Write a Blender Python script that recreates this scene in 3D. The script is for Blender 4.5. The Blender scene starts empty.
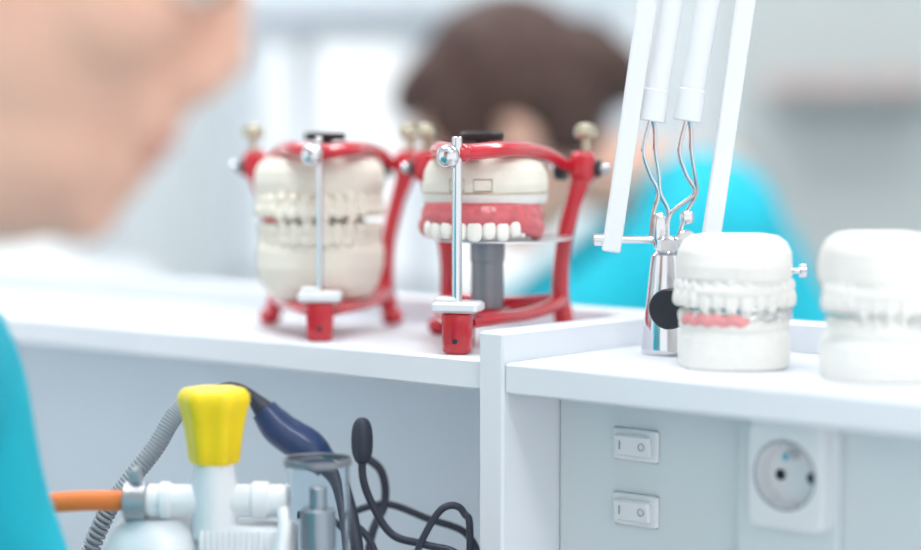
import bpy, math, random
from mathutils import Vector, Matrix, noise
random.seed(7)
pi=math.pi
YAW=math.radians(40.2)
F=Vector((-math.sin(YAW),math.cos(YAW),0)); R=Vector((math.cos(YAW),math.sin(YAW),0))
def W(a,d,z=0): return F*d+R*a+Vector((0,0,z))
def lin(c):
    c=c/255.0
    return c/12.92 if c<=0.04045 else ((c+0.055)/1.055)**2.4
def C(r,g,b): return (lin(r),lin(g),lin(b),1)
# ------------------------------------------------------------ materials
def mat(name,c,rough=0.5,metal=0,bump=0,bscale=60,var=0.0,coat=0,trans=0,ior=1.45,emis=None,es=0,sss=0,stretch=None):
    m=bpy.data.materials.new(name); m.use_nodes=True
    nt=m.node_tree; p=nt.nodes['Principled BSDF']
    p.inputs['Base Color'].default_value=c; p.inputs['Roughness'].default_value=rough
    p.inputs['Metallic'].default_value=metal; p.inputs['Coat Weight'].default_value=coat
    p.inputs['Transmission Weight'].default_value=trans; p.inputs['IOR'].default_value=ior
    if sss:
        p.inputs['Subsurface Weight'].default_value=sss
        p.inputs['Subsurface Radius'].default_value=(0.01,0.004,0.002)
        p.inputs['Subsurface Scale'].default_value=0.5
    if emis:
        p.inputs['Emission Color'].default_value=emis; p.inputs['Emission Strength'].default_value=es
    if bump or var:
        tc=nt.nodes.new('ShaderNodeTexCoord'); mp=nt.nodes.new('ShaderNodeMapping')
        nt.links.new(tc.outputs['Object'],mp.inputs['Vector'])
        if stretch: mp.inputs['Scale'].default_value=stretch
        n=nt.nodes.new('ShaderNodeTexNoise'); n.inputs['Scale'].default_value=bscale; n.inputs['Detail'].default_value=4
        nt.links.new(mp.outputs['Vector'],n.inputs['Vector'])
        if bump:
            b=nt.nodes.new('ShaderNodeBump'); b.inputs['Strength'].default_value=bump; b.inputs['Distance'].default_value=0.002
            nt.links.new(n.outputs['Fac'],b.inputs['Height']); nt.links.new(b.outputs['Normal'],p.inputs['Normal'])
        if var:
            r=nt.nodes.new('ShaderNodeValToRGB')
            r.color_ramp.elements[0].position=0.3; r.color_ramp.elements[1].position=0.7
            r.color_ramp.elements[0].color=tuple(x*(1-var) for x in c[:3])+(1,)
            r.color_ramp.elements[1].color=tuple(min(1,x*(1+var*0.4)) for x in c[:3])+(1,)
            nt.links.new(n.outputs['Fac'],r.inputs['Fac']); nt.links.new(r.outputs['Color'],p.inputs['Base Color'])
    return m
M_lam=mat('white_laminate',C(227,232,238),0.35,var=0.02,bscale=8)
M_lamd=mat('grey_laminate',C(217,226,229),0.45,var=0.02,bscale=6)
M_red=mat('red_enamel',C(204,24,44),0.22,coat=0.8,bump=0.05,bscale=200,var=0.08)
M_chr=mat('chrome',C(218,218,221),0.15,metal=1)
M_steel=mat('brushed_steel',C(175,178,184),0.35,metal=0.8,bump=0.1,bscale=80,stretch=(8,8,1))
M_post=mat('grey_metal',C(140,143,150),0.4,metal=0.5,bump=0.1,bscale=80,stretch=(8,8,1))
M_plate=mat('polished_plate',C(215,217,220),0.3,metal=0.5)
M_brass=mat('nickel_knob',C(190,182,160),0.35,metal=0.9,bump=0.2,bscale=300)
M_blk=mat('black_plastic',C(38,40,46),0.45,bump=0.05,bscale=200)
M_plas=mat('cream_plaster',C(238,232,219),0.8,bump=0.08,bscale=260,var=0.03)
M_plw=mat('white_plaster',C(236,234,229),0.8,bump=0.08,bscale=220,var=0.03)
M_tooth=mat('tooth_acrylic',C(246,243,235),0.25,coat=0.4)
M_gum=mat('pink_acrylic',C(214,102,108),0.3,coat=0.4,var=0.15,bscale=160,bump=0.1)
M_pgum=mat('pale_pink_wax',C(236,156,158),0.5,var=0.15,bscale=160)
M_wht=mat('white_plastic',C(231,234,237),0.3,coat=0.2)
M_hood=mat('lamp_hood_grey_white',C(212,220,227),0.4)
M_yel=mat('yellow_plastic',C(255,219,6),0.4,coat=0.2,var=0.04,bscale=60)
M_org=mat('orange_rubber',C(245,130,62),0.5)
M_glass=mat('clear_acrylic',C(244,249,252),0.02,trans=1,ior=1.2)
M_gry=mat('grey_plastic',C(150,158,166),0.45)
M_tin=mat('muted_rose_tin',C(196,168,164),0.6,var=0.1,bscale=20)
M_blue=mat('dark_blue_plastic',C(42,62,104),0.35,coat=0.3)
M_cable=mat('cable_rubber',C(50,56,70),0.5)
M_skin=mat('skin',C(230,182,160),0.5,bump=0.08,bscale=200,var=0.06,sss=0.15)
M_hair=mat('brown_hair',C(76,50,42),0.5,bump=0.9,bscale=60,var=0.4,stretch=(1,6,1))
M_teal=mat('teal_scrubs',C(20,186,208),0.8,bump=0.4,bscale=25,var=0.1)
M_trs=mat('white_trousers',C(225,228,230),0.85,bump=0.3,bscale=25)
M_eye=mat('eye_white',C(240,238,235),0.2); M_iris=mat('iris',C(70,50,35),0.2); M_lip=mat('lips',C(212,148,134),0.4)
M_wall=mat('wall_paint',C(228,234,236),0.9,var=0.03,bscale=2)
M_floor=mat('floor_vinyl',C(190,195,198),0.5,var=0.08,bscale=5)
M_ceil=mat('ceiling_paint',C(240,240,240),0.9)
M_cab=mat('cabinet_grey',C(184,190,189),0.6,var=0.03,bscale=3)
M_cabd=mat('cabinet_dark',C(164,170,170),0.6,var=0.03,bscale=3)
M_panel=mat('light_panel',C(255,255,255),0.5,emis=(0.98,0.985,1.0,1),es=12)
M_wax=mat('pale_blue_wall_panel',C(210,220,228),0.6,var=0.03,bscale=4)
# ------------------------------------------------------------ builder
def catmull(pts,rad,sub,closed=False):
    P=[Vector(p) for p in pts]; n=len(P); op=[];orr=[]
    def g(i): return i%n if closed else max(0,min(n-1,i))
    for i in range(n if closed else n-1):
        p0,p1,p2,p3=P[g(i-1)],P[g(i)],P[g(i+1)],P[g(i+2)]
        r1,r2=rad[g(i)],rad[g(i+1)]
        for k in range(sub):
            t=k/sub
            op.append(0.5*((2*p1)+(p2-p0)*t+(2*p0-5*p1+4*p2-p3)*t*t+(3*p1-p0-3*p2+p3)*t**3))
            s=t*t*(3-2*t); orr.append(r1+(r2-r1)*s)
    if not closed: op.append(P[-1]); orr.append(rad[-1])
    return op,orr
class B:
    def __init__(s): s.v=[];s.f=[];s.m=[]
    def add(s,vs,fs,m=0):
        o=len(s.v); s.v+= [Vector(v) for v in vs]
        for f in fs: s.f.append([i+o for i in f]); s.m.append(m)
    def loft(s,rings,m=0,cap=True,closed=False):
        n=len(rings[0]); vs=[p for r in rings for p in r]; fs=[]
        L=len(rings)
        for i in range(L if closed else L-1):
            j=(i+1)%L
            for k in range(n):
                l=(k+1)%n; fs.append([i*n+k,i*n+l,j*n+l,j*n+k])
        if cap and not closed: fs.append(list(range(n))[::-1]); fs.append([(L-1)*n+k for k in range(n)])
        s.add(vs,fs,m)
    def box(s,c,size,bev=0.001,m=0,rot=None,top=1.0):
        c=Vector(c); hx,hy,hz=[x/2 for x in size]; b=min(bev,hx*.9,hy*.9,hz*.9)
        def o(x,y,z,k=1.0):
            q=[(x-b,-y),(x,-y+b),(x,y-b),(x-b,y),(-x+b,y),(-x,y-b),(-x,-y+b),(-x+b,-y)]
            return [Vector((a*k,d*k,z)) for a,d in q]
        rs=[o(hx-b,hy-b,-hz),o(hx,hy,-hz+b),o(hx,hy,hz-b,top),o(hx-b,hy-b,hz,top)]
        if rot: rs=[[rot@p for p in r] for r in rs]
        s.loft([[p+c for p in r] for r in rs],m)
    def sup(s,c,r,e=2.0,m=0,rot=None,seg=28,ring=16):
        c=Vector(c); k=2.0/e
        def q(x): return math.copysign(abs(x)**k,x)
        rs=[]
        for i in range(ring+1):
            ph=-pi/2+pi*i/ring; cz=q(math.cos(ph)) if 0<i<ring else 1e-4; sz=q(math.sin(ph)); rr=[]
            for j in range(seg):
                th=2*pi*j/seg
                p=Vector((r[0]*cz*q(math.cos(th)),r[1]*cz*q(math.sin(th)),r[2]*sz))
                if rot: p=rot@p
                rr.append(p+c)
            rs.append(rr)
        s.loft(rs,m)
    def sweep(s,pts,rad,m=0,seg=14,sub=6,closed=False,fl=1.0,up=(0,0,1)):
        if not hasattr(rad,'__len__'): rad=[rad]*len(pts)
        P,Q=catmull(pts,rad,sub,closed) if sub>1 else ([Vector(p) for p in pts],list(rad))
        n=len(P); up=Vector(up); rs=[]; prev=None
        for i in range(n):
            a=P[(i-1)%n] if closed or i>0 else P[0]; b=P[(i+1)%n] if closed or i<n-1 else P[-1]
            t=(b-a).normalized()
            if prev is None:
                x=t.cross(up)
                if x.length<1e-3: x=t.cross(Vector((1,0,0)))
                x.normalize()
            else:
                x=(prev-t*prev.dot(t)).normalized()
            prev=x; y=x.cross(t)
            rs.append([P[i]+(x*math.cos(2*pi*k/seg)+y*fl*math.sin(2*pi*k/seg))*Q[i] for k in range(seg)])
        s.loft(rs,m,closed=closed)
    def cyl(s,p0,p1,r0,r1=None,m=0,seg=28,bev=0.0005):
        r1=r0 if r1 is None else r1; p0=Vector(p0);p1=Vector(p1); d=(p1-p0); L=d.length; d.normalize()
        b=min(bev,L*.3,r0*.5,r1*.5)
        s.sweep([p0,p0+d*b,p1-d*b,p1],[r0-b,r0,r1,r1-b],m,seg,1)
    def lathe(s,prof,m=0,c=(0,0,0),seg=36,lob=0,la=0,rot=None,ring=False):
        c=Vector(c); rs=[]
        for r,z in prof:
            r=max(r,1e-5); rr=[]
            for k in range(seg):
                th=2*pi*k/seg; q=r*(1+la*math.cos(lob*th))
                p=Vector((q*math.cos(th),q*math.sin(th),z))
                if rot: p=rot@p
                rr.append(p+c)
            rs.append(rr)
        s.loft(rs,m,closed=ring)
    def done(s,name,mats,parent=None,ang=38,rem=None,sm=0,loc=None,rz=None,jit=0):
        me=bpy.data.meshes.new(name); me.from_pydata([tuple(v) for v in s.v],[],s.f)
        if not isinstance(mats,(list,tuple)): mats=[mats]
        for mm in mats: me.materials.append(mm)
        for p,mi in zip(me.polygons,s.m): p.material_index=mi; p.use_smooth=True
        me.update()
        import bmesh
        bm=bmesh.new(); bm.from_mesh(me); bmesh.ops.recalc_face_normals(bm,faces=bm.faces); bm.to_mesh(me); bm.free()
        me.set_sharp_from_angle(angle=math.radians(ang))
        o=bpy.data.objects.new(name,me); bpy.context.scene.collection.objects.link(o)
        if rem:
            r=o.modifiers.new('rm','REMESH'); r.mode='VOXEL'; r.voxel_size=rem; r.use_smooth_shade=True
            if sm:
                q=o.modifiers.new('sm','SMOOTH'); q.iterations=sm; q.factor=0.5
        if parent: o.parent=parent
        if loc is not None: o.location=loc
        if rz is not None: o.rotation_euler=(0,0,rz)
        return o
def empty(name,loc=(0,0,0),rz=0):
    e=bpy.data.objects.new(name,None); e.empty_display_size=0.02
    bpy.context.scene.collection.objects.link(e); e.location=loc; e.rotation_euler=(0,0,rz); return e
def RX(a): return Matrix.Rotation(a,3,'X')
def RY(a): return Matrix.Rotation(a,3,'Y')
def RZ(a): return Matrix.Rotation(a,3,'Z')
# ------------------------------------------------------------ room
def slab(name,x0,x1,y0,y1,z0,z1,m,parent=None,bev=0.0015):
    b=B(); b.box((0,0,0),(x1-x0,y1-y0,z1-z0),bev)
    return b.done(name,m,parent,loc=((x0+x1)/2,(y0+y1)/2,(z0+z1)/2))
FL=-1.1; CE=1.6
slab('floor',-3.7,2.5,-2.0,3.4,FL-0.05,FL,M_floor)
slab('ceiling',-3.7,2.5,-2.0,3.4,CE,CE+0.05,M_ceil)
wb=empty('wall_back')
slab('wall_below',-3.6,2.5,3.3,3.4,FL,-0.25,M_wall,wb); slab('wall_above',-3.6,2.5,3.3,3.4,1.25,CE,M_wall,wb)
slab('wall_side_a',-3.6,-3.5,3.3,3.4,-0.25,1.25,M_wall,wb); slab('wall_side_b',-2.35,2.5,3.3,3.4,-0.25,1.25,M_wall,wb)
wl=empty('wall_left')
slab('wall_below',-3.7,-3.6,-2.0,3.4,FL,-0.25,M_wall,wl); slab('wall_above',-3.7,-3.6,-2,3.4,1.25,CE,M_wall,wl)
slab('wall_side_a',-3.7,-3.6,-2,1.0,-0.25,1.25,M_wall,wl); slab('wall_side_b',-3.7,-3.6,3.0,3.4,-0.25,1.25,M_wall,wl)
w1=empty('window_1')
for i,x in enumerate((-3.475,-2.93,-2.375)): slab('mullion_%d'%i,x-0.035,x+0.035,3.31,3.37,-0.25,1.25,M_hood,w1)
for i,z in enumerate((-0.225,1.225)): slab('rail_%d'%i,-3.5,-2.35,3.31,3.37,z-0.025,z+0.025,M_hood,w1)
w2=empty('window_2')
for i,y in enumerate((1.03,1.68,2.32,2.97)): slab('mullion_%d'%i,-3.68,-3.62,y-0.03,y+0.03,-0.25,1.25,M_wht,w2)
for i,z in enumerate((-0.225,1.225)): slab('rail_%d'%i,-3.68,-3.62,1.0,3.0,z-0.025,z+0.025,M_wht,w2)
for i,(x,y) in enumerate(((-1.0,0.6),(-2.4,2.0),(0.6,0.2),(-0.6,2.2))):
    slab('ceiling_light' if i==0 else 'ceiling_light.%03d'%i,x-0.6,x+0.6,y-0.15,y+0.15,CE-0.03,CE,M_panel)
# cabinet
cb=empty('storage_cabinet')
slab('body',-1.83,-0.4,2.87,3.28,FL,1.3,M_cabd,cb)
slab('top',-1.83,-0.38,2.85,3.28,1.3,1.33,M_cab,cb)
slab('plinth',-1.83,-0.4,2.86,2.87,FL,FL+.08,M_cabd,cb)
for i,(x0,x1) in enumerate(((-1.825,-1.39),(-1.38,-0.95),(-0.94,-0.405))):
    slab('door_upper_%d'%i,x0,x1,2.85,2.87,-.10,1.295,M_cab,cb); slab('door_lower_%d'%i,x0,x1,2.85,2.87,FL+.085,-.11,M_cab,cb)
    slab('handle_%d'%i,x1-.05,x1-.04,2.83,2.85,.45,.6,M_chr,cb)
slab('ledge',-1.74,-1.44,2.77,2.85,.192,.198,M_cab,cb)
b=B()
for i in range(3): b.sup((-.10+i*.1,0,.012),(.038,.03,.014),3,m=0)
b.done('rose_tins',[M_tin],cb,loc=(-1.59,2.81,.198))
# ------------------------------------------------------------ workbench
wbch=empty('workbench')
YF=0.875; ZB=-0.018; ZD=-0.30
slab('shelf_board_a',-2.3,-0.722,YF,1.03,ZB,0,M_lam,wbch)
slab('shelf_board_b',-0.704,0.35,YF-0.004,1.03,ZB,0,M_lam,wbch)
slab('divider',-0.722,-0.704,YF-0.005,1.03,ZD,0.017,M_lam,wbch)
slab('back_rail',-2.3,0.35,1.03,1.05,ZB-0.01,0.017,M_lam,wbch)
slab('back_panel',-2.3,-0.722,1.03,1.045,ZD,ZB-0.01,M_wax,wbch)
slab('switch_panel',-0.704,0.35,0.922,1.03,ZD,ZB,M_lamd,wbch)
slab('desk_top',-2.3,0.35,0.66,1.06,ZD-0.03,ZD,M_lam,wbch)
for i,(x,y) in enumerate(((-2.27,0.7),(0.32,0.7),(-2.27,1.02),(0.32,1.02))): slab('leg_%d'%i,x-0.03,x+0.03,y-0.03,y+0.03,FL,ZD-0.03,M_gry,wbch)
# switches
for i,z in enumerate((-0.047,-0.084)):
    e=empty('light_switch' if i==0 else 'light_switch.001',(-0.648,0.922,z))
    b=B(); b.box((0,-0.0015,0),(0.031,0.003,0.0185),0.001); b.done('plate',M_wht,e)
    b=B(); b.box((0,-0.0045,0),(0.024,0.004,0.0125),0.001,rot=RX(0.12)); b.done('rocker',M_wht,e)
    b=B()
    b.box((-0.0075,-0.0072,0.0),(0.0007,0.0006,0.005),0.0001); b.sweep([(0.007+0.002*math.cos(t),-0.0068,0.002*math.sin(t)) for t in [k*pi/6 for k in range(12)]],0.0003,seg=6,sub=1,closed=True)
    b.done('marks',M_gry,e)
# socket box
e=empty('power_socket',(-0.5455,0.922,0))
b=B(); b.box((-.001,-0.004,-0.16),(0.061,0.008,0.28),0.001); b.done('housing',M_lamd,e)
b=B()
cx,cz=0.006,-0.050; yy=-0.0215
n=48; rings=[[],[],[],[],[]]
hs=0.0225
for k in range(n):
    t=2*pi*k/n; c_,s_=math.cos(t),math.sin(t); q=(abs(c_)**14+abs(s_)**14)**(1/14)
    px_,pz_=cx+hs*c_/q*1.0,cz+hs*1.27*s_/q
    rings[0].append(Vector((px_,-0.006,pz_))); rings[1].append(Vector((px_,yy+.0012,pz_)))
    rings[2].append(Vector((cx+(px_-cx)*.96,yy,cz+(pz_-cz)*.96)))
    rings[3].append(Vector((cx+0.0178*c_,yy,cz+0.0178*s_))); rings[4].append(Vector((cx+0.0168*c_,yy+0.0125,cz+0.0168*s_)))
b.loft(rings,0,cap=False)
b.add(rings[4],[list(range(n))],0)
b.done('face_plate',M_wht,e,ang=30)
b=B(); b.sweep([(cx+0.0182*math.cos(t),yy,cz+0.0182*math.sin(t)) for t in [k*pi/16 for k in range(32)]],0.0006,seg=8,sub=1,closed=True); b.done('ring',M_gry,e)
b=B(); b.cyl((cx,yy+0.0125,cz+0.0095),(cx,yy+0.001,cz+0.0095),0.0024,m=0)
b.cyl((cx-0.0095,yy+0.0126,cz-0.002),(cx-0.0095,yy+0.0115,cz-0.002),0.003,m=1); b.cyl((cx+0.0095,yy+0.0126,cz-0.002),(cx+0.0095,yy+0.0115,cz-0.002),0.003,m=1)
b.done('contacts',[M_chr,M_blk],e)
# ------------------------------------------------------------ casts
def outline(w,dp,n=48,cy=0):
    pts=[]
    for k in range(n):
        t=2*pi*k/n; c_,s_=math.cos(t),math.sin(t)
        ex=2.0/2.3 if s_<0 else 2.0/4.5
        x=math.copysign(abs(c_)**ex,c_)*w/2; y=math.copysign(abs(s_)**ex,s_)*dp/2
        pts.append((x,y+cy))
    return pts
def block(b,levels,w,dp,cy,m=0,amp=0.0,seed=0,ox=0):
    rs=[]
    for z,k in levels:
        r=[]
        for x,y in outline(w*k,dp*k):
            q=noise.noise(Vector((x*40+seed,y*40,z*45)))*amp
            d=Vector((x,y,0)); d=d.normalized()*q if d.length>0 else d
            r.append(Vector((x+d.x+ox,y+cy+d.y,z)))
        rs.append(r)
    b.loft(rs,m)
def arch(t,a,bb,cy,ox=0): # t in [-1,1]
    th=t*math.radians(98)
    return Vector((a*math.sin(th)+ox,cy-bb*math.cos(th),0)),th
def teeth(b,a,bb,cy,z,h,up,m=0,s=1.0,ox=0,root=False,i0=0,i1=14,wf=.5):
    wd=[1.2,1.02,1.05,0.92,0.95,1.25,1.2]
    tot=sum(wd)*2; pos=0; order=wd[::-1]+wd
    for i,wv in enumerate(order):
        t=(pos+wv/2)/tot*2-1; pos+=wv
        if not(i0<=i<i1): continue
        p,th=arch(t,a,bb,cy,ox)
        j=abs(i-6.5)
        hh=h*(1.0 if j<1 else 0.9 if j<2 else 1.0 if j<3 else 0.82)
        wid=(a*3.3/14)*wv*wf*s
        thick=0.003*s if j<3 else 0.0042*s
        rz=RZ(th)
        zc=z-hh/2 if not up else z+hh/2
        b.sup((p.x,p.y,zc+random.uniform(-1,1)*0.0003),(wid,thick,hh*0.6),2.8,m,rot=rz@RX((-.12 if not up else .12)+random.uniform(-.05,.05)),seg=16,ring=10)
        if root:
            o=rz@Vector((0,.0003,0))
            b.sup((p.x+o.x,p.y+o.y,zc+(hh*.72 if not up else -hh*.72)),(wid*.8,thick*.95,hh*.5),2.2,m,rot=rz,seg=12,ring=8)
def gum(b,a,bb,cy,z,r,m=0,fl=1.0,ox=0):
    pts=[arch(-1+2*k/14,a,bb,cy,ox)[0]+Vector((0,0,z)) for k in range(15)]
    b.sweep(pts,[r*0.9]+[r]*13+[r*0.9],m,seg=14,sub=3,fl=fl)
# ------------------------------------------------------------ articulator
def articulator(name,loc,rz,pin_r,full):
    e=empty(name,loc,rz)
    b=B()
    YB=0.112
    for s in (-1,1):
        b.sweep([(s*.041,YB-.004,0.0045),(s*.0385,YB,.014),(s*.0365,YB,.03),(s*.038,YB,.055),(s*.044,YB,.082),(s*.0495,YB,.1),(s*.052,YB,.118)],
                [.0058,.0062,.0056,.0052,.0052,.0062,.0058],0,seg=14,sub=6)
        b.sup((s*.0415,YB-.004,.0058),(.0075,.0085,.0058),2.6)
        b.sup((s*.051,YB,.108),(.0085,.0075,.0105),3.2)
        b.sweep([(s*.0365,YB,.024),(s*.034,.09,.021),(s*.026,.06,.0185),(s*.016,.03,.0185),(s*.004,.006,.018)],[.0062,.0062,.006,.0058,.006],0,fl=.7)
        b.sweep([(s*.047,YB,.108),(s*.040,YB,.109),(s*.034,.092,.115),(s*.028,.06,.119),(s*.019,.028,.1195),(s*.006,.008,.118),(0,.004,.118)],
                [.0045,.006,.0065,.0062,.006,.006,.006],0,fl=.75)
    b.sweep([(-.037,YB,.023),(0,YB-.006,.021),(.037,YB,.023)],.005,0)
    b.sweep([(-.034,.092,.115),(0,.088,.118),(.034,.092,.115)],.0055,0,fl=.7)
    b.box((0,.06,.0185),(.03,.03,.007),.002); b.box((0,.058,.1185),(.034,.036,.006),.002)
    b.box((0,.03,.1185),(.012,.05,.006),.002)
    b.box((0,0,.0125),(.0155,.018,.025),.0018,top=1.10)
    b.box((0,.001,.1175),(.014,.014,.011),.003)
    b.done('frame',M_red,e,ang=50)
    b=B(); b.cyl((0,-.0094,.008),(0,-.0085,.008),.0018); b.done('foot_screw',M_blk,e)
    b=B(); b.box((0,-.001,.0278),(.027,.022,.0065),.0016); b.box((-.006,-.001,.032),(.012,.016,.003),.001); b.done('incisal_table',M_wht,e)
    b=B(); b.cyl((0,-.004,.0305),(0,-.004,.127),pin_r); b.sup((-.004,-.0095,.1155),(.0068,.0058,.0068),2.2)
    for s in (-1,1):
        b.cyl((s*.030,YB,.107),(s*.068,YB,.107),.0022)
        b.cyl((s*.064,YB,.107),(s*.068,YB,.107),.0035)
    b.done('pin_and_axis',M_chr,e)
    b=B()
    for s in (-1,1):
        b.cyl((s*.0525,YB,.116),(s*.0525,YB,.127),.0025)
        b.lathe([(0,0),(.005,0),(.0072,.002),(.0072,.0055),(.0055,.0085),(.002,.0098),(0,.01)],0,(s*.0525,YB,.126),seg=24,lob=12,la=.03)
    b.done('thumb_screws',M_brass,e)
    b=B()
    for s in (-1,1): b.cyl((s*.0405,YB-.001,.107),(s*.0335,YB-.001,.107),.0075); b.cyl((s*.0585,YB,.107),(s*.0625,YB,.107),.0055)
    b.lathe([(0,0),(.0125,0),(.0132,.001),(.0132,.0045),(.012,.0055),(0,.0055)],0,(0,.055,.1245),seg=48,lob=24,la=.02)
    b.cyl((0,.055,.12),(0,.055,.126),.005)
    b.done('black_knobs',M_blk,e)
    cy=.058
    if full:
        ox=-.004
        b=B(); block(b,[(.0845,.84),(.087,.91),(.091,.97),(.098,1.0),(.105,.985),(.110,.93),(.1135,.82)],.084,.078,cy,amp=.0012,seed=3,ox=ox)
        gum(b,.034,.0365,cy-.001,.083,.0048,ox=ox); block(b,[(.0765,.72),(.088,.78)],.084,.07,cy+.004,ox=ox)
        teeth(b,.0385,.0410,cy-.001,.0845,.0100,False,s=1.0,ox=ox,root=True,wf=.47)
        b.done('upper_cast',M_plas,e,rem=.00055,sm=1)
        b=B(); block(b,[(.022,.68),(.025,.8),(.032,.93),(.043,1.0),(.054,1.0),(.059,.96),(.0625,.87)],.082,.076,cy,amp=.0012,seed=9,ox=ox)
        gum(b,.0335,.036,cy,.0625,.0048,ox=ox); block(b,[(.058,.76),(.0760,.70)],.082,.07,cy+.004,ox=ox)
        teeth(b,.0365,.0392,cy-.001,.0635,.0100,True,s=.95,ox=ox,root=True,wf=.47)
        b.done('lower_cast',M_plas,e,rem=.00055,sm=1)
    else:
        b=B(); block(b,[(.0885,.95),(.0915,.98),(.0985,1.0),(.106,.97),(.1115,.9),(.1145,.78)],.074,.07,cy,amp=.0008,seed=5)
        b.done('upper_cast',M_plas,e,rem=.0009,sm=3)
        b=B(); block(b,[(.0855,.9),(.087,.97),(.0915,.985),(.0925,.985),(.0928,.96)],.0745,.0705,cy,amp=.0006,seed=6)
        b.done('cast_base_layer',M_plw,e,rem=.0009,sm=2)
        b=B(); pts=[arch(-1+2*k/28,.0318,.0345,cy-.002)[0]+Vector((0,0,.0792+.0010*math.cos(k*pi))) for k in range(29)]
        b.sweep(pts,.0058,0,seg=16,sub=3,fl=1.25)
        pts=[arch(-1+2*k/20,.0325,.0350,cy-.002)[0]+Vector((0,0,.0845)) for k in range(21)]
        b.sweep(pts,.0036,0,seg=12,sub=3,fl=.9)
        for sx in (-1,1):
            b.sweep([arch(sx*(.50+.5*k/8),.0335,.0360,cy-.002)[0]+Vector((0,0,.0775-.0075*(k/8)**.7)) for k in range(9)],[.004,.0052,.0056,.0058,.006,.006,.006,.0055,.005],0,seg=12,sub=3,fl=1.1)
        b.done('denture_gum',M_gum,e,rem=.0008,sm=3)
        b=B(); teeth(b,.0345,.0378,cy-.002,.0765,.0108,False,s=.98,i0=3,i1=11); 
        teeth(b,.0315,.0345,cy-.002,.0745,.0095,False,s=.95,i0=1,i1=3); teeth(b,.0315,.0345,cy-.002,.0745,.0095,False,s=.95,i0=11,i1=13)
        b.done('denture_teeth',M_tooth,e,ang=180)
        b=B()
        for x0,x1 in ((-.012,-.003),(.003,.014)):
            q=[(x0,.0945),(x1,.0945),(x1,.1015),(x0,.1015)]
            b.sweep([(x,cy-.0355+abs(x)*.12,z) for x,z in q],.0005,0,seg=6,sub=1,closed=True)
        b.sweep([Vector((p.x,p.y+cy,.0932)) for p in [Vector((x,y,0)) for x,y in outline(.0742,.0702)]],.0004,0,seg=6,sub=1,closed=True)
        b.done('wire_frame',M_brass,e)
        b=B(); o=[]
        for x,y in outline(.080,.09): o.append((x+.010,y+.066))
        b.loft([[Vector((x,y,.0637)) for x,y in o],[Vector((x,y,.0647)) for x,y in o]]); b.done('occlusal_plate',M_plate,e,ang=30)
        b=B(); b.cyl((.002,.06,.0215),(.002,.06,.0638),.0100,bev=.001); b.done('support_post',M_post,e)
        b=B(); b.cyl((.002,.06,.050),(.002,.06,.0628),.0106,bev=.001); b.done('post_collar',M_post,e)
    return e
def A(a,d): 
    p=W(a,d); p.z=0; return p
articulator('dental_articulator',A(-.0876,1.245),YAW,.0022,True)
articulator('dental_articulator.001',A(-.001,1.168),YAW-math.radians(15),.0030,False)
# ------------------------------------------------------------ free-standing casts
def cast(name,loc,rz,w,h,pink,seed):
    e=empty(name,loc,rz); dp=w*.92
    b=B()
    block(b,[(0,.93),(h*.02,.97),(h*.12,.99),(h*.24,.97),(h*.29,.93),(h*.33,.86)],w*.97,dp,0,amp=.0010,seed=seed)
    gum(b,w*.40,dp*.42,0,h*.33,.0048)
    teeth(b,w*.425,dp*.445,0,h*.345,.0085,True,s=.95,root=True,wf=.46)
    b.done('lower_cast',M_plw,e,rem=.0005,sm=1)
    b=B()
    block(b,[(h*.59,.87),(h*.62,.94),(h*.68,1.0),(h*.77,1.0),(h*.87,.96),(h*.94,.87),(h*.985,.72),(h*1.0,.52)],w,dp,0,amp=.0028,seed=seed+4)
    gum(b,w*.43,dp*.45,0,h*.585,.0050)
    teeth(b,w*.466,dp*.482,0,h*.590,.0108,False,s=1.0,root=True,wf=.465)
    b.done('upper_cast',M_plw,e,rem=.0005,sm=1)
    if pink:
        b=B()
        t0,t1=(-.78,.12)
        b.sweep([arch(t0+(t1-t0)*k/10,w*.448,dp*.465,0)[0]+Vector((0,0,h*(.375+.010*math.cos(k*pi)))) for k in range(11)],[.0016]+[.0036]*9+[.0016],0 ,sub=3,fl=1.0)
        b.done('wax_gum',M_pgum,e,rem=.0006,sm=3)
    b=B()
    b.sweep([arch(.1+.8*k/8,w*.49,dp*.50,0)[0]+Vector((0,0,h*(.44+.02*math.sin(k*1.7)))) for k in range(9)],.0007,0,seg=8,sub=3)
    b.sweep([arch(.1+.8*k/8,w*.49,dp*.50,0)[0]+Vector((0,0,h*(.39+.015*math.sin(k*2.1)))) for k in range(9)],.0006,0,seg=8,sub=3)
    b.done('clasp_wire',M_chr,e)
cast('dental_cast',A(.151,1.10),YAW-.05,.064,.0735,True,1)
cast('dental_cast.001',A(.2195,1.04),YAW+.1,.060,.0775,False,21)
# ------------------------------------------------------------ spring-arm lamp
e=empty('spring_arm_lamp',A(.12,1.166),YAW)
b=B()
b.lathe([(0,0),(.0138,0),(.0142,.001),(.0140,.004),(.0095,.05),(.0085,.058),(.004,.062),(0,.062)],0,seg=40)
b.box((0,0,.064),(.012,.02,.01),.002)
b.cyl((-.041,0,.067),(.03,0,.067),.0021); b.cyl((-.0425,0,.067),(-.036,0,.067),.0036)
b.cyl((0,.012,.048),(.082,.012,.048),.0018); b.cyl((.080,.012,.048),(.084,.012,.048),.0042); b.cyl((.074,.012,.048),(.076,.012,.048),.003)
b.done('pivot_base',M_chr,e)
b=B(); b.cyl((.003,-.0125,.028),(-.001,-.021,.028),.0118,bev=.001); b.done('clamp_knob',M_blk,e)
sl=.138
def ax(x0,z0,z): return x0+(z-z0)*sl
ZT=.46
b=B()
for x0 in (-.0325,.0245):
    p0=Vector((ax(x0,.06,.060),-.004,.060)); p1=Vector((ax(x0,.06,ZT),-.004,ZT))
    ang=math.atan(sl); c=(p0+p1)/2
    b.box(c,(.0108,.006,(p1-p0).length),.001,rot=RY(ang))
b.done('arm_bars',M_wht,e)
b=B()
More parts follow.
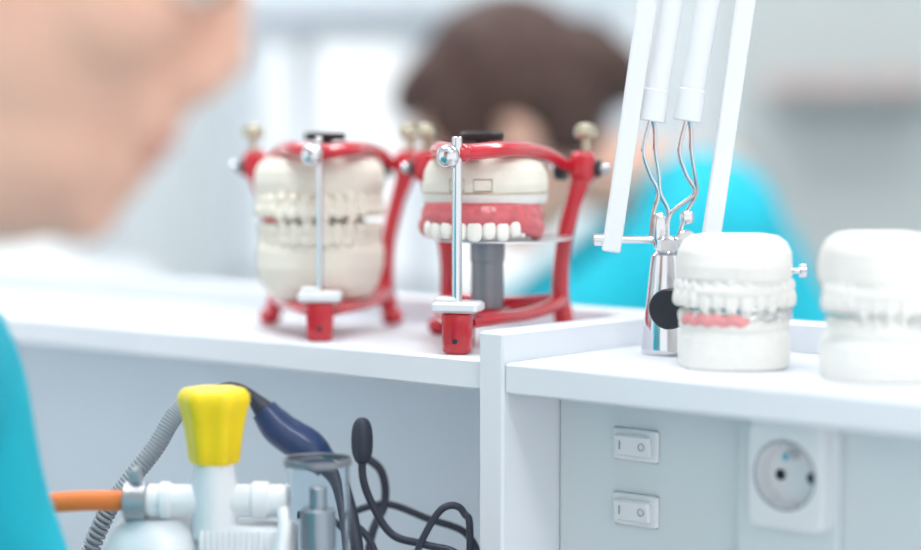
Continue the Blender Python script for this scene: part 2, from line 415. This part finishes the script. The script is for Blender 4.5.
for x0 in (-.0085,.0125):
    p0=Vector((x0,.002,.140)); p1=Vector((ax(x0,.14,ZT)+.008,.002,ZT))
    b.cyl(p0,p1,.0072)
    b.cyl(p0+Vector((-.0006,0,-.004)),p0+(p1-p0)*.045,.0082,.0079)
b.done('spring_tubes',M_wht,e)
b=B()
for x0,x1 in ((-.009,-.006),(.012,.004)):
    for s in (-1,1):
        b.sweep([(x0,.002,.138),(x0+s*.002,.002,.132),(x0-.001+s*.0035,.002,.118),(x0+.002+s*.0025,.002,.105),(x0+.005+s*.0006,.002,.094),(x1+.003+s*.0045,.001,.082),(x1+s*.003,0,.067)],.0012,0,seg=8,sub=6)
b.done('tension_wires',M_chr,e)
b=B()
b.cyl((.012,-.002,.0665),(.012,.006,.0665),.006); b.sup((-.004,0,.072),(.004,.004,.011),3); b.sup((.012,0,.08),(.004,.004,.004),3)
xt=ax(-.004,.06,ZT)
b.box((xt,0,ZT),(.085,.02,.05),.006)
b.done('joint_plates',M_chr,e)
b=B()
for o in (-.012,.012): b.sweep([(xt+o,0,ZT),(xt+.18+o,.02,ZT+.16),(xt+.36+o,.03,ZT+.3)],.006,0,sub=1)
b.sweep([(xt+.36,.03,ZT+.3),(xt+.40,.03,ZT+.29),(xt+.42,.03,ZT+.24)],.008,0)
b.lathe([(.012,.03),(.03,.028),(.06,.0),(.085,-.04),(.083,-.041),(.058,-.003),(.028,.022),(0,.024)],0,(xt+.42,.03,ZT+.22))
b.done('upper_arm_and_shade',M_wht,e)
# ------------------------------------------------------------ pressure regulator with yellow knob
e=empty('air_pressure_regulator',W(-.134,1.08,-.071),YAW)
LD=ZD+.071
b=B(); b.lathe([(0,0.0205),(.0118,.0205),(.0132,.0225),(.0142,.032),(.0160,.044),(.0174,.0495),(.0186,.0545),(.0184,.0585),(.016,.0612),(.0145,.0618),(0,.0618)],0,seg=96,lob=6,la=.06); b.done('yellow_knob',M_yel,e,ang=50)
b=B()
b.lathe([(0,-.02),(.0125,-.02),(.0125,.008),(.0118,.012),(.0108,.0225),(0,.0225)],0)
b.cyl((-.037,0,0),(.04,0,0),.0088,bev=.001); b.cyl((-.030,0,0),(-.0235,0,0),.0102,bev=.001); b.cyl((.020,0,0),(.030,0,0),.0104,bev=.001)
b.lathe([(0,LD),(.05,LD),(.05,LD+.01),(.042,LD+.015),(.034,-.055),(.031,-.032),(.026,-.018),(.018,-.0105),(0,-.009)],0,(-.033,.012,0),seg=48)
b.done('valve_body',M_wht,e)
b=B()
for k in range(15): b.cyl((-.006+k*.0032,-.0125,-.06),(-.006+k*.0032,-.0125,-.0145),.0013,seg=10)
b.box((.018,.004,-.037),(.052,.032,.048),.003); b.box((.018,.006,(LD-.061)/2),(.04,.024,-(LD+.061)),.002)
b.done('ribbed_block',M_wht,e,ang=60)
b=B(); b.cyl((-.049,0,-.0005),(-.037,0,-.0005),.0108); b.box((-.043,0,.011),(.007,.006,.009),.001); b.cyl((-.043,-.007,.0155),(-.043,.007,.0155),.0026)
b.done('hose_clamp',M_steel,e)
b=B(); b.sweep([(-.036,0,0),(-.05,0,0),(-.078,.0,-.0005),(-.1,.0,-.004),(-.125,.01,-.02),(-.14,.02,-.08),(-.145,.03,LD+.03),(-.16,.05,LD+.008)],.0056); b.done('orange_hose',M_org,e)
b=B()
J=(.0565,-.002,0)
b.lathe([(0,-.06),(.0165,-.06),(.0172,-.058),(.0172,.022),(.0165,.0225),(.0160,-.057),(0,-.057)],0,J,seg=48); b.done('clear_bowl',M_glass,e,ang=30)
b=B(); b.lathe([(.0173,.0200),(.0185,.0200),(.0185,.0238),(.0173,.0238)],0,J,seg=48,ring=True)
b.done('bowl_rim',M_post,e)
b=B()
b.cyl((J[0],J[1],-.0565),(J[0],J[1],.008),.0048); b.cyl((J[0],J[1],-.026),(J[0],J[1],-.004),.0095); b.cyl((J[0],J[1],-.05),(J[0],J[1],-.036),.0135)
b.cyl((J[0],J[1],LD+.0),(J[0],J[1],-.0605),.0135); b.cyl((J[0],J[1],LD),(J[0],J[1],LD+.01),.028)
b.done('bowl_fittings',M_steel,e)
b=B(); b.sweep([(.036,0,.0),(.039,-.012,-.012),(.036,-.02,-.04),(.037,-.02,-.10)],.004); b.done('side_tube',M_wht,e)
# ------------------------------------------------------------ handpiece, hoses, cables
e=empty('micromotor_handpiece')
b=B(); p=[W(-.118,1.19,-.036),W(-.108,1.19,-.048),W(-.092,1.19,-.059),W(-.080,1.19,-.070)]
b.sweep(p,[.008,.0105,.0115,.008]); b.done('motor_body',M_blue,e)
b=B(); b.sweep([W(-.148,1.17,-.024),W(-.137,1.18,-.0215),W(-.127,1.19,-.027),W(-.117,1.19,-.037)],[.0034,.0036,.0038,.0066])
b.sweep([W(-.081,1.19,-.069),W(-.07,1.18,-.082),W(-.06,1.16,-.12),W(-.055,1.15,-.2),W(-.05,1.12,ZD+.006),W(-.0,1.05,ZD+.006)],[.006,.0045,.004,.004,.004,.004])
b.done('cord',M_cable,e)
e=empty('coiled_hose')
base=[W(-.148,1.17,-.024),W(-.158,1.165,-.027),W(-.168,1.16,-.037),W(-.178,1.155,-.054),W(-.192,1.15,-.072),W(-.206,1.15,-.092),W(-.22,1.15,-.13),W(-.23,1.14,-.2),W(-.235,1.12,ZD+.008)]
cp,_=catmull(base,[1]*len(base),60)
b=B(); b.sweep(cp,.0036,seg=10,sub=1); 
hel=[]
for i,q in enumerate(cp[:-1]):
    t=(cp[i+1]-q).normalized(); x=t.cross(F).normalized(); y=x.cross(t)
    for s in range(2):
        ph=(i+s*.5)*1.05; hel.append(q+(cp[i+1]-q)*s*.5+(x*math.cos(ph)+y*math.sin(ph))*.0045)
b.sweep(hel,.0013,seg=6,sub=1); b.done('hose',M_gry,e)
e=empty('power_cables')
b=B()
def cab(L,r): b.sweep([W(*q) for q in L],r,seg=10,sub=8)
cab([(-.055,1.17,-.045),(-.058,1.17,-.07),(-.052,1.17,-.09),(-.040,1.17,-.108),(-.02,1.16,-.112),(.0,1.15,-.118),(.006,1.14,-.15),(.0,1.12,ZD+.004)],.0024)
cab([(-.066,1.2,-.1),(-.045,1.2,-.095),(-.02,1.19,-.102),(.004,1.18,-.110),(.008,1.16,-.13),(-.02,1.15,-.2),(-.03,1.14,ZD+.004)],.0022)
cab([(-.03,1.16,-.13),(-.022,1.16,-.108),(-.010,1.16,-.090),(.002,1.16,-.093),(.0055,1.15,-.12),(.0,1.13,ZD+.004)],.0022)
cab([(-.06,1.2,-.065),(-.048,1.2,-.075),(-.046,1.2,-.095),(-.055,1.19,-.12),(-.06,1.17,-.2),(-.05,1.16,ZD+.004)],.0026)
cab([(-.10,1.18,-.095),(-.075,1.18,-.098),(-.05,1.17,-.12),(-.04,1.15,-.2),(-.04,1.12,ZD+.004)],.0022)
b.sup(W(-.058,1.17,-.052),(.006,.006,.014),2.5)
b.done('cables',M_cable,e)
# ------------------------------------------------------------ people
def hand(b,o,X,Y,Z):
    def T(x,y,z): return Vector(o)+X*x+Y*y+Z*z
    Rm=Matrix((X,Y,Z)).transposed()
    b.sup(T(.045,0,0),(.05,.041,.015),3,rot=Rm)
    for y,L,k in ((.030,.070,0),(.0105,.079,1),(-.010,.073,2),(-.029,.057,3)):
        b.sweep([T(.07,y*.9,0),T(.09,y,.002),T(.09+L*.45,y*1.08,-.004),T(.09+L*.78,y*1.1,-.016),T(.09+L*.95,y*1.1,-.028)],[.009,.0088,.0082,.0074,.006],seg=12,sub=4)
    b.sweep([T(.015,.025,-.004),T(.035,.045,-.008),T(.06,.060,-.013),T(.085,.066,-.019)],[.013,.0115,.0098,.0075],seg=12,sub=4)
def person(name,loc,rz,pitch,neckbase,chest,hip,sh,elb,wri,feet,female,hr=1.0):
    e=empty(name,loc,rz); P=RY(pitch)
    def h(x,y,z): return P@Vector((x,y,z))
    b=B()
    def hs(c,r,ex=2.0,extra=None): b.sup(h(*c),r,ex,rot=(P@extra if extra else P))
    hs((-.008,0,.035),(.096,.074,.086)); hs((.028,0,-.035),(.056,.058,.08)); hs((.03,0,-.08),(.052,.048,.038),2.3); hs((.068,0,-.100),(.019,.020,.017))
    if not female: hs((.022,0,-.098),(.050,.048,.036)); hs((.0,0,-.09),(.05,.05,.05))
    hs((.052,0,.045),(.042,.055,.045))
    for s in (-1,1):
        hs((.064,s*.028,.026),(.022,.026,.010)); hs((.052,s*.036,-.022),(.030,.024,.028)); hs((.093,s*.011,-.036),(.010,.008,.008))
        hs((-.004,s*.074,-.008),(.017,.008,.031),2,RZ(s*-.35)); hs((-.006,s*.078,.010),(.017,.006,.014))
    b.sweep([h(.082,0,.024),h(.088,0,.0),h(.095,0,-.020),h(.098,0,-.031)],[.010,.011,.0125,.0115])
    hs((.080,0,-.030),(.018,.018,.018)); hs((.080,0,-.050),(.015,.022,.014)); hs((.085,0,-.061),(.010,.023,.006)); hs((.083,0,-.071),(.010,.019,.006)); hs((.077,0,-.083),(.014,.02,.010))
    nb=Vector(neckbase)
    b.sweep([h(-.03,0,.0),h(-.03,0,-.07),(h(-.03,0,-.07)+nb)/2+Vector((-.005,0,0)),nb,nb+(nb-h(-.03,0,-.07))*.3],[.055,.054 if not female else .047,.053 if not female else .046,.062,.07])
    b.done('head',M_skin,e,rem=.004,sm=5)
    b=B()
    for s in (-1,1): b.sup(h(.079,s*.030,.003),(.0115,.0125,.0115),m=0); b.sup(h(.0885,s*.030,.001),(.003,.0055,.0055),m=1)
    b.done('eyes',[M_eye,M_iris],e)
    b=B(); b.sup(h(.0885,0,-.0615),(.0075,.020,.0044),rot=P); b.sup(h(.0865,0,-.0705),(.0075,.017,.005),rot=P); b.done('lips',M_lip,e)
    b=B()
    hs2=lambda c,r,ex=2.0: b.sup(h(*c),r,ex,rot=P)
    hs2((-.028,0,.052),(.098*hr,.083*hr,.090*hr)); hs2((-.055,0,.0),(.065,.078,.075)); hs2((.045,0,.098),(.035,.055,.025))
    if female:
        hs2((-.10,0,.005),(.06,.06,.06)); hs2((.02,.0,.10),(.07,.07,.035)); 
        for s in (-1,1):
            hs2((-.03,s*.066,.03),(.05,.022,.045)); hs2((-.045,s*.05,-.03),(.035,.025,.045)); hs2((.03,s*.066,.055),(.045,.014,.04)); hs2((.052,s*.064,.02),(.026,.012,.04))
        hs2((-.03,0,.09),(.085,.075,.05)); hs2((-.128,0,-.02),(.036,.04,.045))
    b.done('hair',M_hair,e,rem=.006,sm=6)
    b=B()
    for s in (-1,1): b.sweep([h(.088,s*.012,.026),h(.086,s*.028,.033),h(.072,s*.046,.028)],[.003,.0042,.002],seg=8)
    b.done('eyebrows',M_hair,e)
    b=B(); ch=Vector(chest); hp=Vector(hip)
    b.sweep([hp+Vector((0,0,-.04)),hp+Vector((0,0,.06)),(hp+ch)/2,ch,ch+(nb-ch)*.6,nb+(nb-ch)*.05],[.16,.165,.155,.175,.15,.075],seg=28,sub=6,fl=.68,up=(1,0,0))
    for s in (-1,1):
        S=Vector((sh[0],s*sh[1],sh[2])); E=Vector((elb[0],s*elb[1],elb[2]))
        b.sweep([nb+Vector((-.01,s*.03,-.03)),(nb+S)/2+Vector((0,0,.0)),S,S+(E-S)*.35,S+(E-S)*.72],[.07,.078,.076,.066,.064],seg=20)
    b.done('scrub_top',M_teal,e,rem=.008,sm=6)
    for s,nm in ((-1,'right'),(1,'left')):
        S=Vector((sh[0],s*sh[1],sh[2])); E=Vector((elb[0],s*elb[1],elb[2])); Wp=Vector((wri[0],s*wri[1],wri[2]))
        b=B(); b.sweep([S+(E-S)*.6,E+(S-E)*.1,E+(Wp-E)*.12,E+(Wp-E)*.4,Wp,Wp+(Wp-E).normalized()*.02],[.044,.042,.042,.041,.027,.026],seg=16)
        X=(Wp-E); X.z*=.2; X.normalize(); Z=Vector((0,0,1)); Z=(Z-X*Z.dot(X)).normalized(); Y=Z.cross(X)*(-s)
        hand(b,Wp,X,Y,Z); b.done('arm_'+nm,M_skin,e,rem=.0035,sm=3)
    b=B()
    for s in (-1,1):
        b.sweep([hp+Vector((-.03,s*.06,-.02)),hp+Vector((.06,s*.09,-.02)),hp+Vector((.22,s*.11,-.02)),hp+Vector((.40,s*.12,-.02)),hp+Vector((.44,s*.12,-.09)),hp+Vector((.43,s*.12,-.26)),Vector((hp.x+.42,s*.12,feet+.07))],[.10,.092,.08,.066,.062,.054,.045],seg=18)
    b.done('trousers',M_trs,e,rem=.009,sm=4)
    for s,nm in ((-1,'right'),(1,'left')):
        b=B(); b.sup((hp.x+.47,s*.12,feet+.036),(.125,.045,.034),2.6); b.sup((hp.x+.42,s*.12,feet+.07),(.052,.044,.05),2.3); b.done('shoe_'+nm,M_wht,e,rem=.006,sm=3)
    return e
hz=.2195
headM=W(-.174,.80,hz)
person('dental_technician',headM,YAW,math.radians(25),(-.132,0,-.183),(-.136,0,-.38),(-.25,0,-.75),(-.119,.185,-.220),(-.056,.235,-.44),(.16,.14,-.482),-1.1-hz,False,1.02)
hw=.135
headW=W(.058,2.25,hw)
person('dental_technician.001',headW,YAW+pi,math.radians(40),(-.20,0,-.077),(-.26,0,-.268),(-.29,0,-.59),(-.20,.18,-.118),(.05,.22,-.31),(.22,.13,-.423),-1.1-hw,True,1.06)
def stool(name,loc,h):
    e=empty(name,loc)
    b=B(); b.lathe([(0,h-.07),(.17,h-.07),(.19,h-.05),(.19,h-.015),(.17,h),(0,h)],0,seg=40); b.done('seat',M_gry,e)
    b=B(); b.cyl((0,0,.06),(0,0,h-.065),.028)
    for k in range(5):
        t=2*pi*k/5; b.sweep([(0,0,.08),(.14*math.cos(t),.14*math.sin(t),.065),(.26*math.cos(t),.26*math.sin(t),.05)],[.025,.018,.015]); b.sup((.26*math.cos(t),.26*math.sin(t),.027),(.027,.027,.027))
    b.done('base',M_chr,e)
p=headM+R*(-.25); stool('swivel_stool',(p.x,p.y,FL),(hz-.75-.12)-FL)
p=headW+R*(.29); stool('swivel_stool.001',(p.x,p.y,FL),(hw-.59-.12)-FL)
# far bench, lamp, equipment
fb=empty('far_workbench')
slab('top',-3.3,-1.40,1.25,2.3,-.335,-.305,M_lam,fb)
for i,(x,y) in enumerate(((-3.25,1.3),(-1.45,1.3),(-3.25,2.25),(-1.45,2.25))): slab('leg_%d'%i,x-.03,x+.03,y-.03,y+.03,FL,-.335,M_gry,fb)
e=empty('magnifier_lamp',W(-.20,2.55,-.305),YAW)
b=B(); b.lathe([(0,0),(.09,0),(.09,.015),(.02,.025),(0,.025)],0); b.cyl((0,0,.02),(0,0,.60),.014)
b.box((.14,0,.598),(.50,.20,.07),.02); b.box((-.0,0,.66),(.05,.05,.08),.01)
b.done('lamp_body',M_hood,e)
b=B(); b.box((.14,0,.559),(.44,.15,.008),.002); b.done('diffuser',M_lamd,e)
e=empty('dust_extractor_box',W(-.52,2.35,-.305),YAW)
b=B(); b.box((0,0,.14),(.30,.25,.28),.02); b.box((0,-.12,.16),(.22,.02,.16),.01); b.done('housing',M_wht,e)
b=B(); b.sup((0,0,.0),(.035,.03,.018),2.5); b.done('pink_wax_block',M_pgum,None,loc=W(-.29,2.33,-.287))
# ------------------------------------------------------------ shift & camera
cam=bpy.data.cameras.new('camera'); co=bpy.data.objects.new('camera',cam); bpy.context.scene.collection.objects.link(co)
co.location=(0,0,.125); co.rotation_euler=(math.radians(90-3.86),0,YAW)
cam.lens=78.2; cam.sensor_width=36; cam.clip_start=.05
cam.dof.use_dof=True; cam.dof.focus_distance=1.15; cam.dof.aperture_fstop=1.75
bpy.context.scene.camera=co
for o in list(bpy.data.objects):
    if o.parent is None: o.location.z+=1.1
w=bpy.data.worlds.new('world'); bpy.context.scene.world=w; w.use_nodes=True
bg=w.node_tree.nodes['Background']; bg.inputs[0].default_value=(.93,.97,1,1); bg.inputs[1].default_value=1.22
bpy.context.scene.view_settings.view_transform='Standard'
bpy.context.scene.view_settings.exposure=0.12
